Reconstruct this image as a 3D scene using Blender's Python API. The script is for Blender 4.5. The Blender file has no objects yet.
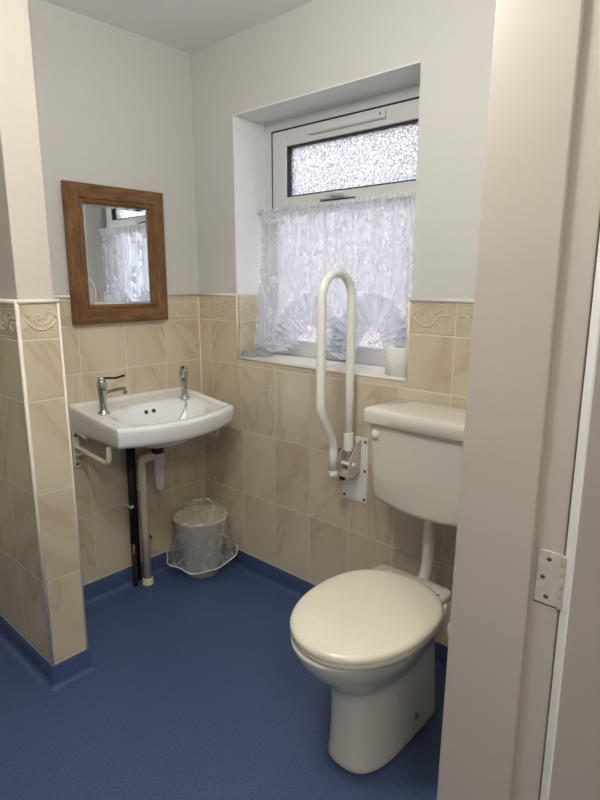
import bpy, bmesh, math, random
from mathutils import Vector, Matrix
from math import sin, cos, pi, radians as R
random.seed(7)
S = bpy.context.scene
COL = S.collection

# ------------------------------------------------------------------ materials
def lin(c):
    return tuple(((x/255)/12.92 if x/255 <= .04045 else ((x/255+.055)/1.055)**2.4) for x in c) + (1,)

class NT:
    def __init__(s, name):
        s.m = bpy.data.materials.new(name); s.m.use_nodes = True
        s.t = s.m.node_tree; s.t.nodes.clear()
        s.out = s.t.nodes.new('ShaderNodeOutputMaterial')
    def n(s, typ, **kw):
        nd = s.t.nodes.new('ShaderNode'+typ)
        for k, v in kw.items():
            if k.startswith('i_'):
                key = k[2:]
                key = int(key) if key.isdigit() else key.replace('_', ' ')
                s.set(nd.inputs[key], v)
            else: setattr(nd, k, v)
        return nd
    def set(s, inp, v):
        if isinstance(v, bpy.types.NodeSocket): s.t.links.new(v, inp)
        else: inp.default_value = v
    def math(s, op, a, b=None, c=None):
        nd = s.t.nodes.new('ShaderNodeMath'); nd.operation = op
        for i, v in enumerate((a, b, c)):
            if v is not None: s.set(nd.inputs[i], v)
        return nd.outputs[0]
    def mix(s, f, a, b):
        nd = s.t.nodes.new('ShaderNodeMix'); nd.data_type = 'RGBA'
        s.set(nd.inputs[0], f); s.set(nd.inputs[6], a); s.set(nd.inputs[7], b)
        return nd.outputs[2]
    def ramp(s, f, stops):
        nd = s.t.nodes.new('ShaderNodeValToRGB'); s.set(nd.inputs[0], f)
        e = nd.color_ramp.elements
        while len(e) < len(stops): e.new(.5)
        for i, (p, c) in enumerate(stops):
            e[i].position = p; e[i].color = c if len(c) == 4 else lin(c)
        return nd.outputs[0]
    def pos(s): return s.n('TexCoord').outputs['Object']
    def noise(s, vec, scale, detail=3, rough=.5, dist=0):
        nd = s.n('TexNoise', i_Scale=scale, i_Detail=detail, i_Roughness=rough, i_Distortion=dist)
        s.set(nd.inputs['Vector'], vec); return nd.outputs[0]
    def bump(s, h, strength=.3, dist=.002):
        nd = s.n('Bump', i_Strength=strength, i_Distance=dist); s.set(nd.inputs['Height'], h); return nd.outputs[0]
    def pbsdf(s, color, rough=.5, **kw):
        nd = s.n('BsdfPrincipled'); s.set(nd.inputs['Base Color'], color); s.set(nd.inputs['Roughness'], rough)
        for k, v in kw.items(): s.set(nd.inputs[k.replace('_', ' ')], v)
        return nd.outputs[0]
    def done(s, sh): s.t.links.new(sh, s.out.inputs[0]); return s.m

def simple(name, c, rough=.5, var=.04, scale=12, bump=0, bscale=200, **kw):
    t = NT(name); p = t.pos(); c = lin(c)
    d = tuple(x*(1-var*2) for x in c[:3])+(1,); l = tuple(min(1, x*(1+var)) for x in c[:3])+(1,)
    col = t.mix(t.noise(p, scale, 4), d, l)
    if bump: kw['Normal'] = t.bump(t.noise(p, bscale, 3), bump, .001)
    return t.done(t.pbsdf(col, rough, **kw))

def tile_mat(name, axis, s0, w):
    """glazed beige marble tiles: vertical joints at s0+k*w from the corner, courses every 0.3 m"""
    t = NT(name); p = t.pos()
    sep = t.n('SeparateXYZ'); t.set(sep.inputs[0], p)
    u = t.math('SUBTRACT', t.math('MULTIPLY', sep.outputs['XY'.index(axis)], -1.0), s0)
    z = sep.outputs[2]
    un = t.math('DIVIDE', u, w); ku = t.math('FLOOR', un)
    v = t.math('DIVIDE', t.math('SUBTRACT', z, .99), .3); kv = t.math('FLOOR', v)
    du = t.math('MULTIPLY', t.math('ABSOLUTE', t.math('SUBTRACT', un, t.math('ROUND', un))), w)
    dv = t.math('MULTIPLY', t.math('ABSOLUTE', t.math('SUBTRACT', v, t.math('ROUND', v))), .3)
    db = t.math('ABSOLUTE', t.math('SUBTRACT', z, 1.179))
    dv = t.math('MINIMUM', dv, db)
    d = t.math('MINIMUM', du, dv)
    grout = t.math('MAXIMUM', t.math('LESS_THAN', d, .0015), t.math('LESS_THAN', du, .0022))
    grouth = t.math('LESS_THAN', dv, .0016)
    # shading of marble, broken from tile to tile
    wn = t.n('TexWhiteNoise', noise_dimensions='3D')
    cx = t.n('CombineXYZ'); t.set(cx.inputs[0], ku); t.set(cx.inputs[1], kv); t.set(cx.inputs[2], t.math('GREATER_THAN', z, 1.179))
    t.set(wn.inputs['Vector'], cx.outputs[0])
    cc = t.n('CombineXYZ'); t.set(cc.inputs[0], u); t.set(cc.inputs[1], z)
    off = t.n('VectorMath', operation='MULTIPLY_ADD'); t.set(off.inputs[0], wn.outputs['Color'])
    off.inputs[1].default_value = (7, 5, 3); t.set(off.inputs[2], cc.outputs[0])
    rot = t.n('Mapping', vector_type='POINT'); t.set(rot.inputs['Vector'], off.outputs[0])
    rot.inputs['Rotation'].default_value = (0, 0, R(32)); 
    st = t.n('Mapping'); t.set(st.inputs['Vector'], rot.outputs[0]); st.inputs['Scale'].default_value = (2.3, .8, 1)
    n1 = t.noise(st.outputs[0], 1.15, 4, .5, .9)
    vein = t.ramp(n1, [(.40, (0, 0, 0, 1)), (.49, (.2, .2, .2, 1)), (.51, (1, 1, 1, 1)), (.535, (.3, .3, .3, 1)), (.62, (0, 0, 0, 1))])
    n2 = t.noise(st.outputs[0], 1.2, 3, .5, .5)
    base = t.ramp(n2, [(.3, (202, 188, 160)), (.7, (222, 210, 184))])
    base = t.mix(t.math('MULTIPLY', wn.outputs['Value'], .22), base, lin((196, 181, 154)))
    base = t.mix(t.math('MULTIPLY', vein, .40), base, lin((168, 142, 114)))
    groutc = t.mix(grouth, lin((214, 207, 186)), lin((228, 221, 200)))
    col = t.mix(grout, base, groutc)
    # cushion edge and the pressed frame of the top course
    edge = t.math('SMOOTH_MIN', t.math('DIVIDE', d, .004), 1.0, .2)
    e2 = t.math('MINIMUM', du, dv)
    fr = t.math('LESS_THAN', t.math('ABSOLUTE', t.math('SUBTRACT', e2, .013)), .0018)
    fr = t.math('MULTIPLY', fr, t.math('GREATER_THAN', z, .992))
    h = t.math('ADD', edge, t.math('MULTIPLY', fr, .6))
    nrm = t.bump(h, .5, .0016)
    ro = t.math('ADD', t.math('MULTIPLY', grout, .5), .24)
    return t.done(t.pbsdf(col, ro, Normal=nrm))

def lace_mat(name, fine=.44, motif=.97, sc=1.0, pleat=0):
    t = NT(name); p = t.pos()
    mp = t.n('Mapping'); t.set(mp.inputs[0], p); mp.inputs['Scale'].default_value = (0, 1*sc, 1*sc)
    q = mp.outputs[0]
    ns = t.n('TexNoise', i_Scale=26, i_Detail=1.5); t.set(ns.inputs['Vector'], q)
    ad = t.n('VectorMath', operation='MULTIPLY_ADD'); t.set(ad.inputs[0], ns.outputs['Color']); ad.inputs[1].default_value = (.0, .018, .018); t.set(ad.inputs[2], q)
    vo = t.n('TexVoronoi', feature='F1', i_Scale=42); t.set(vo.inputs['Vector'], ad.outputs[0])
    petals = t.math('LESS_THAN', vo.outputs['Distance'], .42)
    leaves = []
    for ang, sx in ((38, 1), (-38, 1), (90, .8)):
        m_ = t.n('Mapping'); t.set(m_.inputs[0], ad.outputs[0]); m_.inputs['Rotation'].default_value = (R(ang), 0, 0); m_.inputs['Scale'].default_value = (0, 1.0, .42)
        vl = t.n('TexVoronoi', feature='F1', i_Scale=42*sx); t.set(vl.inputs['Vector'], m_.outputs[0])
        leaves.append(t.math('LESS_THAN', vl.outputs['Distance'], .42))
    sp = t.noise(q, 13, 2, .5, .8); sq = t.noise(q, 17, 1, .5, .3)
    side = t.math('GREATER_THAN', sq, .5)
    lv = t.math('ADD', t.math('MULTIPLY', leaves[0], side), t.math('MULTIPLY', leaves[1], t.math('SUBTRACT', 1.0, side)))
    pat = t.math('MULTIPLY', t.math('MAXIMUM', lv, t.math('MULTIPLY', leaves[2], .6)), t.math('GREATER_THAN', sp, .47))
    net = t.noise(q, 420, 1)
    ms = t.n('Mapping'); t.set(ms.inputs[0], p); ms.inputs['Scale'].default_value = (0, 34, 1.2)
    band = t.noise(ms.outputs[0], 1.0, 2)
    a = t.math('ADD', fine, t.math('MULTIPLY', t.math('SUBTRACT', net, .5), .5))
    a = t.math('ADD', a, t.math('MULTIPLY', t.math('SUBTRACT', band, .5), 1.25))
    a = t.math('MINIMUM', t.math('MAXIMUM', a, .2), .92)
    a = t.math('MAXIMUM', a, t.math('MULTIPLY', pat, motif))
    df = t.n('BsdfDiffuse'); df.inputs[0].default_value = lin((238, 240, 244))
    tr = t.n('BsdfTranslucent'); tr.inputs[0].default_value = lin((236, 240, 248))
    m1 = t.n('MixShader', i_0=.5); t.set(m1.inputs[1], df.outputs[0]); t.set(m1.inputs[2], tr.outputs[0])
    tp = t.n('BsdfTransparent')
    m2 = t.n('MixShader'); t.set(m2.inputs[0], a); t.set(m2.inputs[1], tp.outputs[0]); t.set(m2.inputs[2], m1.outputs[0])
    return t.done(m2.outputs[0])

M = {}
M['paint'] = simple('wall_paint', (210, 208, 202), .7, .02, 2.5, .12, 90)
M['paint_pillar'] = simple('pillar_paint', (205, 196, 184), .7, .03, 3, .12, 90)
M['reveal'] = simple('reveal_paint', (238, 239, 238), .5, .01, 3)
M['ceiling'] = simple('ceiling_paint', (240, 240, 240), .8, .015, 2, .1, 70)
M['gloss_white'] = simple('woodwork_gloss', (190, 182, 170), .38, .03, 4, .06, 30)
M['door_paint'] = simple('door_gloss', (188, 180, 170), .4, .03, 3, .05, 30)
M['edgelit'] = simple('lit_edge_white', (250, 250, 244), .25, .01, 4)  # light catching the door's hinge edge, put into the colour
M['upvc'] = simple('upvc', (214, 214, 212), .3, .01, 5)
M['gasket'] = simple('rubber_gasket', (22, 24, 28), .6)
M['trimwhite'] = simple('tile_trim', (232, 227, 214), .35, .02)
M['tileA'] = tile_mat('tile_back', 'X', .1915, .2036)
M['tileB'] = tile_mat('tile_window', 'Y', .0844, .2036)
M['tilePf'] = tile_mat('tile_pillar_front', 'X', .862, .30)
M['tilePs'] = tile_mat('tile_pillar_side', 'Y', .2065, .2036)
M['tileR'] = tile_mat('tile_reveal', 'X', .03, .30)
M['relief'] = simple('border_relief', (208, 200, 176), .24, .03)
M['ceramic'] = simple('white_ceramic', (238, 240, 238), .07, .01, 4, Coat_Weight=.5, Coat_Roughness=.03)
M['ceramic2'] = simple('cistern_ceramic', (216, 213, 200), .12, .01, 4, Coat_Weight=.4, Coat_Roughness=.04)
M['seat'] = simple('cream_seat_plastic', (234, 228, 206), .1, .012, 5, Coat_Weight=.6, Coat_Roughness=.04)
M['chrome'] = simple('chrome', (205, 208, 210), .08, .02, 30, Metallic=1.0)
M['steel'] = simple('aged_steel', (206, 200, 186), .45, .16, 90, Metallic=.1)
M['screw'] = simple('screw_steel', (120, 118, 112), .4, .1, 60, Metallic=.9)
M['dark'] = simple('black_plastic', (22, 22, 24), .3)
M['pipeblack'] = simple('black_pipe_lagging', (20, 19, 18), .5, .1, 30)
M['copper'] = simple('tarnished_pipe', (84, 72, 58), .35, .2, 30, Metallic=.6)
M['pipecream'] = simple('cream_plastic_pipe', (228, 220, 196), .35, .03, 10)
M['trap'] = simple('white_plastic_trap', (226, 224, 216), .3, .02, 10)
M['bracket'] = simple('bracket_enamel', (214, 206, 188), .35, .05, 20)
M['railwhite'] = simple('white_rail_enamel', (238, 237, 230), .25, .015, 10)
M['bin'] = simple('cream_bin_plastic', (232, 223, 198), .4, .02, 8)
M['paper'] = simple('toilet_paper', (232, 230, 226), .9, .02, 60, .3, 300)
M['card'] = simple('cardboard_core', (96, 84, 74), .9)
M['cloth'] = simple('grey_cloth', (158, 163, 168), .9, .12, 40, .4, 250)
M['rope'] = simple('cable_rubber', (30, 28, 26), .5)
M['rust'] = simple('rust_stain', (128, 92, 60), .8, .3, 80)
M['grime_shadow'] = simple('dark_sealant_shadow', (50, 46, 44), .7, .3, 60)  # dark fittings and joints, also the painted shadow below the window handle
M['lace'] = lace_mat('lace_net')
M['frill'] = lace_mat('lace_frill', .74, .92, 1.6)
M['hemband'] = lace_mat('lace_heading', .66, .8, 1.3)

t = NT('mirror_silver'); M['mirror'] = t.done(t.pbsdf(lin((232, 236, 236)), .015, Metallic=1.0))

t = NT('blue_vinyl'); p = t.pos()
n = t.noise(p, 260, 2, .6); n3 = t.noise(p, 2.2, 4)
c = t.ramp(n, [(.36, (50, 68, 106)), (.5, (68, 88, 128)), (.66, (92, 110, 148))])
c = t.mix(t.math('MULTIPLY', n3, .3), c, lin((66, 84, 122)))
vs = t.n('TexVoronoi', i_Scale=210); t.set(vs.inputs['Vector'], p)
c = t.mix(t.math('MULTIPLY', t.math('LESS_THAN', vs.outputs['Distance'], .16), .35), c, lin((130, 146, 180)))
M['vinyl'] = t.done(t.pbsdf(c, t.math('ADD', .38, t.math('MULTIPLY', n3, .15)), Normal=t.bump(t.noise(p, 500, 2), .18, .0006)))
M['vinylcove'] = simple('blue_vinyl_cove', (66, 84, 124), .42, .06, 200, .15, 400)

t = NT('stained_oak'); p = t.pos()
def oak(t, p, sc):
    mp = t.n('Mapping'); t.set(mp.inputs[0], p); mp.inputs['Scale'].default_value = sc
    w = t.noise(mp.outputs[0], 14, 6, .6, .8); k = t.noise(mp.outputs[0], 60, 3, .6)
    c = t.ramp(w, [(.3, (84, 56, 26)), (.5, (118, 82, 42)), (.7, (138, 100, 56))])
    c = t.mix(t.math('MULTIPLY', t.math('LESS_THAN', k, .42), .55), c, lin((66, 40, 18)))
    return t.done(t.pbsdf(c, .38, Normal=t.bump(k, .25, .001)))
M['oakh'] = oak(t, p, (.6, 4, 4))
t = NT('stained_oak_stile'); M['oakv'] = oak(t, t.pos(), (4, 4, .6))

# patterned window glass
t = NT('patterned_glass'); p = t.pos()
vo = t.n('TexVoronoi', feature='F1', i_Scale=62, i_Randomness=1.0)
nz = t.n('TexNoise', i_Scale=60, i_Detail=2)
t.set(nz.inputs['Vector'], p)
ad = t.n('VectorMath', operation='MULTIPLY_ADD'); t.set(ad.inputs[0], nz.outputs['Color']); ad.inputs[1].default_value = (.02, .02, .02); t.set(ad.inputs[2], p)
t.set(vo.inputs['Vector'], ad.outputs[0])
nb = t.bump(t.math('ADD', vo.outputs['Distance'], t.noise(p, 130, 2)), 1.0, .02)
vo2 = t.n('TexVoronoi', feature='DISTANCE_TO_EDGE', i_Scale=70); t.set(vo2.inputs['Vector'], ad.outputs[0])
gc = t.ramp(vo2.outputs['Distance'], [(0.0, (.26, .30, .34, 1)), (.07, (.66, .69, .72, 1)), (.16, (.90, .91, .92, 1))])
rf = t.n('BsdfRefraction', i_Roughness=.06, i_IOR=1.45); t.set(rf.inputs[0], gc); t.set(rf.inputs['Normal'], nb)
tp = t.n('BsdfTransparent'); t.set(tp.inputs[0], gc); gl = t.n('BsdfGlossy', i_Roughness=.1); t.set(gl.inputs['Normal'], nb)
tr0 = t.n('BsdfTranslucent'); tr0.inputs[0].default_value = lin((228, 232, 240)); t.set(tr0.inputs['Normal'], nb)
m0 = t.n('MixShader', i_0=.55); t.set(m0.inputs[1], tp.outputs[0]); t.set(m0.inputs[2], rf.outputs[0])
m1 = t.n('MixShader', i_0=.22); t.set(m1.inputs[1], m0.outputs[0]); t.set(m1.inputs[2], tr0.outputs[0])
m2 = t.n('MixShader', i_0=.06); t.set(m2.inputs[1], m1.outputs[0]); t.set(m2.inputs[2], gl.outputs[0])
M['glass'] = t.done(m2.outputs[0])

# thin crumpled plastic film
t = NT('plastic_film'); p = t.pos()
mb = t.n('Mapping'); t.set(mb.inputs[0], p); mb.inputs['Scale'].default_value = (1, 1, .45); mb.inputs['Rotation'].default_value = (.5, .4, 0)
cr = t.noise(mb.outputs[0], 24, 4, .6, .3)
nb = t.bump(cr, .6, .02)
df = t.n('BsdfDiffuse'); df.inputs[0].default_value = lin((244, 245, 242)); tl = t.n('BsdfTranslucent'); tl.inputs[0].default_value = lin((244, 245, 242))
gl = t.n('BsdfGlossy', i_Roughness=.2); t.set(gl.inputs['Normal'], nb); t.set(df.inputs['Normal'], nb)
m0 = t.n('MixShader', i_0=.4); t.set(m0.inputs[1], df.outputs[0]); t.set(m0.inputs[2], tl.outputs[0])
m1 = t.n('MixShader', i_0=.42); t.set(m1.inputs[1], m0.outputs[0]); t.set(m1.inputs[2], gl.outputs[0])
tp = t.n('BsdfTransparent')
fa = t.ramp(cr, [(.3, (.28, .28, .28, 1)), (.49, (.36, .36, .36, 1)), (.52, (.8, .8, .8, 1)), (.56, (.4, .4, .4, 1)), (.8, (.34, .34, .34, 1))])
m2 = t.n('MixShader'); t.set(m2.inputs[0], fa); t.set(m2.inputs[1], tp.outputs[0]); t.set(m2.inputs[2], m1.outputs[0])
M['film'] = t.done(m2.outputs[0])

t = NT('outside_brick'); p = t.pos()
sp = t.n('SeparateXYZ'); t.set(sp.inputs[0], p); cb = t.n('CombineXYZ'); t.set(cb.inputs[0], sp.outputs[1]); t.set(cb.inputs[1], sp.outputs[2])
br = t.n('TexBrick', i_Scale=4.4); br.inputs['Color1'].default_value = lin((172, 120, 100)); br.inputs['Color2'].default_value = lin((150, 104, 90)); br.inputs['Mortar'].default_value = lin((168, 160, 152))
t.set(br.inputs['Vector'], cb.outputs[0])
M['brick'] = t.done(t.pbsdf(br.outputs[0], .9))
M['paving'] = simple('outside_paving', (150, 146, 140), .9, .1)
M['render'] = simple('outside_render', (182, 174, 172), .9, .06)
t = NT('lamp_diffuser'); em = t.n('Emission', i_Strength=6.0); em.inputs[0].default_value = (1, .95, .88, 1); M['lampglow'] = t.done(em.outputs[0])

# ------------------------------------------------------------------ mesh helpers
def link(name, bm, mat, parent=None, smooth=False, angle=None, bevel=0, seg=2, sub=0):
    me = bpy.data.meshes.new(name)
    bmesh.ops.recalc_face_normals(bm, faces=bm.faces)
    bm.to_mesh(me); bm.free()
    o = bpy.data.objects.new(name, me); COL.objects.link(o)
    mats = mat if isinstance(mat, (list, tuple)) else [mat]
    for m in mats: me.materials.append(M[m] if isinstance(m, str) else m)
    if smooth or angle:
        for f in me.polygons: f.use_smooth = True
        if angle: me.set_sharp_from_angle(angle=R(angle))
    if bevel:
        b = o.modifiers.new('bevel', 'BEVEL'); b.width = bevel; b.segments = seg; b.limit_method = 'ANGLE'; b.angle_limit = R(40)
        for f in me.polygons: f.use_smooth = True
        b.harden_normals = True
    if sub:
        s = o.modifiers.new('sub', 'SUBSURF'); s.levels = sub; s.render_levels = sub
    if parent:
        o.parent = parent
        o.matrix_parent_inverse = world_of(parent).inverted()
    return o
def world_of(o):
    m = Matrix.Translation(o.location) @ o.rotation_euler.to_matrix().to_4x4()
    if o.parent: m = world_of(o.parent) @ o.matrix_parent_inverse @ m
    return m
def empty(name, loc, label, cat, group=None):
    o = bpy.data.objects.new(name, None); COL.objects.link(o); o.location = loc; o.empty_display_size = .05
    o['label'] = label; o['category'] = cat
    if group: o['group'] = group
    return o
def tag(o, label, cat, group=None):
    o['label'] = label; o['category'] = cat
    if group: o['group'] = group
    return o
def struct(o): o['kind'] = 'structure'; return o
def box(bm, x0, x1, y0, y1, z0, z1, mi=0, rot=None, piv=None):
    vs = [bm.verts.new((x, y, z)) for x in (x0, x1) for y in (y0, y1) for z in (z0, z1)]
    fs = [(0, 1, 3, 2), (4, 6, 7, 5), (0, 4, 5, 1), (2, 3, 7, 6), (0, 2, 6, 4), (1, 5, 7, 3)]
    for f in fs: bm.faces.new([vs[i] for i in f]).material_index = mi
    if rot:
        bmesh.ops.rotate(bm, verts=vs, cent=piv or (0, 0, 0), matrix=rot)
    return vs
def bx(*a, **k):
    bm = bmesh.new(); box(bm, *a, **k); return bm
def tube(bm, pts, r, n=12, caps=True, flat=1.0, mi=0, up=None):
    pts = [Vector(p) for p in pts]; rs = r if isinstance(r, (list, tuple)) else [r]*len(pts)
    rings = []; prev = None
    for i, p in enumerate(pts):
        if i == 0: d = pts[1]-p
        elif i == len(pts)-1: d = p-pts[-2]
        else: d = (pts[i+1]-p).normalized()+(p-pts[i-1]).normalized()
        d.normalize()
        if prev is None:
            a = Vector(up) if up else (Vector((0, 0, 1)) if abs(d.z) < .9 else Vector((1, 0, 0)))
            x = d.cross(a).normalized()
        else:
            x = (prev - d*prev.dot(d)).normalized()
        prev = x; y = d.cross(x)
        rings.append([bm.verts.new(p + x*rs[i]*cos(2*pi*k/n) + y*rs[i]*flat*sin(2*pi*k/n)) for k in range(n)])
    for a, b in zip(rings, rings[1:]):
        for k in range(n): bm.faces.new((a[k], a[(k+1) % n], b[(k+1) % n], b[k])).material_index = mi
    if caps:
        bm.faces.new(rings[0][::-1]).material_index = mi; bm.faces.new(rings[-1]).material_index = mi
    return rings
def lathe(bm, prof, cx, cy, n=32, axis='z', cz=0, mi=0):
    """prof = [(r, h)...] closed at axis when r == 0"""
    def P(r, h, a):
        if axis == 'z': return (cx+r*cos(a), cy+r*sin(a), cz+h)
        if axis == 'x': return (cx+h, cy+r*cos(a), cz+r*sin(a))
        return (cx+r*cos(a), cy+h, cz+r*sin(a))
    rings = []
    for r, h in prof:
        if r < 1e-6: rings.append([bm.verts.new(P(0, h, 0))])
        else: rings.append([bm.verts.new(P(r, h, 2*pi*k/n)) for k in range(n)])
    for a, b in zip(rings, rings[1:]):
        for k in range(n):
            q = [a[k % len(a)], a[(k+1) % len(a)], b[(k+1) % len(b)], b[k % len(b)]]
            q = list(dict.fromkeys(q))
            if len(q) > 2: bm.faces.new(q).material_index = mi
def loft(bm, rings, cap0=True, cap1=True):
    rv = [[bm.verts.new(p) for p in r] for r in rings]; n = len(rv[0])
    for a, b in zip(rv, rv[1:]):
        for k in range(n): bm.faces.new((a[k], a[(k+1) % n], b[(k+1) % n], b[k]))
    if cap0: bm.faces.new(rv[0][::-1])
    if cap1: bm.faces.new(rv[-1])
    return rv
def smoothpath(pts, it=3):
    pts = [Vector(p) for p in pts]
    for _ in range(it):
        q = [pts[0]]
        for a, b in zip(pts, pts[1:]): q += [a*.75+b*.25, a*.25+b*.75]
        q.append(pts[-1]); pts = q
    return pts
def sst(x): x = max(0, min(1, x)); return x*x*(3-2*x)

# ------------------------------------------------------------------ key measures (metres)
ZC = 2.314; ZT = 1.293; ZB = 1.179; ZS = .084
PX0, PX1, PY = -.987, -.861, -.410
WY0, WY1, WZ0, WZ1, RD = -.265, -1.136, 1.0255, 2.019, .181
YW = -1.711; YH = -1.893; XJ = -.727; XL = -1.68
XROOM = -2.35; XH = -2.9
TP = .008

# ------------------------------------------------------------------ setting
bm = bmesh.new(); box(bm, -3.0, .3, -3.7, .75, -.05, 0); struct(link('floor', bm, 'vinyl'))
bm = bmesh.new(); box(bm, -3.0, .3, -3.7, .75, ZC, ZC+.05); struct(link('ceiling', bm, 'ceiling'))
bm = bmesh.new(); box(bm, PX1-TP, TP, TP, .12, 0, ZC); box(bm, XROOM-.1, PX1-TP, .6+TP, .72, 0, ZC); struct(link('wall_back', bm, 'paint'))
bm = bmesh.new()
yb, ye = .12, YH
box(bm, TP, .29, yb, WY0+.0, 0, ZC)
box(bm, TP, .29, WY1, ye, 0, ZC)
box(bm, TP, .29, WY0, WY1, 0, WZ0-.014)
box(bm, TP, .29, WY0, WY1, WZ1, ZC)
struct(link('wall_right', bm, 'paint'))
bm = bmesh.new(); box(bm, XROOM-.1, XROOM, YW, .6+TP, 0, ZC); struct(link('wall_left', bm, 'paint'))
# pillar (stub wall)
bm = bmesh.new(); box(bm, PX0+TP, PX1-TP, PY+TP, .6+TP, 0, ZC); struct(link('wall_stub', bm, 'paint_pillar', bevel=.004))
# doorway wall
bm = bmesh.new()
box(bm, XJ+.032, TP, YH+.004, YW-.004, 0, ZC); box(bm, -3.0, XL-.03, YH+.004, YW-.004, 0, ZC)
box(bm, XL-.03, XJ+.032, YH+.004, YW-.004, 2.06, ZC)
struct(link('wall_front', bm, 'paint'))
# hall
struct(link('wall_hall_far', bx(-3.0, .3, -3.7, -3.6, 0, ZC), 'paint'))
struct(link('wall_hall_left', bx(-3.0, -2.9, -3.6, YH, 0, ZC), 'paint'))
struct(link('wall_hall_right', bx(.2, .3, -3.6, YH, 0, ZC), 'paint'))

# tile panels
def panel(name, boxes, mat):
    bm = bmesh.new()
    for b in boxes: box(bm, *b)
    return struct(link(name, bm, mat))
panel('trim_1', [(XROOM, PX0, .6, .6+TP, ZS-.03, ZT), (PX1, TP, 0, TP, ZS-.03, ZT)], 'tileA')
panel('trim_2', [(0, TP, 0, WY0-TP*0, ZS-.03, ZT), (0, TP, WY0, WY1, ZS-.03, WZ0-.012), (0, TP, WY1, YW, ZS-.03, ZT)], 'tileB')
panel('trim_3', [(PX0, PX1, PY, PY+TP, ZS-.03, ZT)], 'tilePf')
panel('trim_4', [(PX0, PX0+TP, PY+TP, .6, ZS-.03, ZT), (PX1-TP, PX1, PY+TP, 0, ZS-.03, ZT)], 'tilePs')
panel('trim_5', [(TP, RD, WY0-TP, WY0, WZ0, ZT), (TP, RD, WY1, WY1+TP, WZ0, ZT)], 'tileR')

# white beads along the tile tops and corners
bm = bmesh.new()
def bead(p, q, r=.0065): tube(bm, [p, q], r, 10)
bead((XROOM, .6, ZT), (PX0, .6, ZT)); bead((PX1, 0, ZT), (0, 0, ZT)); bead((0, 0, ZT), (0, WY0, ZT)); bead((0, WY1, ZT), (0, YW, ZT))
bead((PX0, PY, ZT), (PX1, PY, ZT), .007); bead((PX0, PY, ZT), (PX0, .6, ZT), .007); bead((PX1, PY, ZT), (PX1, 0, ZT), .007)
bead((PX0+.001, PY+.001, ZS), (PX0+.001, PY+.001, ZT+.005), .006); bead((PX1-.001, PY+.001, ZS), (PX1-.001, PY+.001, ZT), .004)
bead((.001, WY0-.001, WZ0-.006), (.001, WY0-.001, ZT), .004); bead((.001, WY1+.001, WZ0-.006), (.001, WY1+.001, ZT), .005)
bead((0, 0, ZS), (0, 0, ZT), .003); bead((TP, WY0-.002, ZT), (RD, WY0-.002, ZT), .005)
bead((.002, WY0, WZ0-.009), (.002, WY1, WZ0-.009), .006)
struct(link('trim_6', bm, 'trimwhite', smooth=True))
# sill
struct(link('trim_7', bx(0, RD+.01, WY1, WY0, WZ0-.014, WZ0), 'trimwhite', bevel=.003))

bm = bmesh.new(); box(bm, .0, RD, WY0-.004, WY0, ZT+.004, WZ1); box(bm, .0, RD, WY0, WY1, WZ1-.004, WZ1)
struct(link('trim_16', bm, 'reveal'))
# relief border: a scroll and leaves pressed into every border tile
def motif():
    L = []
    def arc(cx, cy, r, a0, a1, n=10, sq=1): return [(cx+r*cos(R(a0+(a1-a0)*i/n)), cy+sq*r*sin(R(a0+(a1-a0)*i/n))) for i in range(n+1)]
    L.append(([(-.090, .010), (-.070, .013), (-.050, .004), (-.034, -.014), (-.014, -.024), (.010, -.023), (.028, -.010), (.042, .008), (.062, .014), (.082, .009)], .0034))
    L.append(([(-.034, .014), (-.026, -.002), (-.006, -.010), (.012, -.006), (.020, .006), (.012, .019), (-.002, .018), (-.004, .008), (.004, .004)], .0026))
    L.append(([(-.052, .008), (-.046, .022), (-.030, .027), (-.020, .020)], .0026))
    L.append((arc(.066, -.012, .013, 120, 420, 12), .0026))
    L.append(([(-.088, -.010), (-.070, -.008), (-.058, -.018), (-.070, -.026), (-.082, -.022)], .0026))
    L.append(([(.030, .012), (.040, .024), (.056, .026)], .0024)); L.append(([(.040, -.008), (.048, -.022), (.058, -.028)], .0024))
    L.append(([(-.048, -.010), (-.044, -.022), (-.032, -.027)], .0022))
    return L
MO = motif()
def border(bm, P, smin, smax, s0, w):
    """P(s, z, out) -> point; s runs along the wall"""
    zc = 1.232
    for zz in (1.187, 1.272, 1.281):
        tube(bm, [P(smin, zz, 0), P(smax, zz, 0)], .0014, 6, flat=1)
    k0 = int(math.floor((smin-s0)/w))-1
    for k in range(k0, k0+30):
        c = s0+(k+.5)*w
        if c-w/2 > smax: break
        for pl, r in MO:
            q = [(c+x*min(1, w/.2036), zc+y*1.05) for x, y in pl]
            q = [(x, y) for x, y in q if smin+.004 < x < smax-.004]
            if len(q) > 1: tube(bm, [P(x, y, 0) for x, y in q], r*1.05, 6, caps=True)
bm = bmesh.new(); border(bm, lambda s, z, o: (-s, .0007, z), 0.0, -PX1, .1915, .2036); border(bm, lambda s, z, o: (-s, .5998, z), -PX0, 2.3, .1915, .2036)
struct(link('trim_8', bm, 'relief', smooth=True))
bm = bmesh.new(); border(bm, lambda s, z, o: (.0007, -s, z), 0.0, -WY0, .0844, .2036); border(bm, lambda s, z, o: (.0007, -s, z), -WY1, -YW, .0844, .2036)
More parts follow.
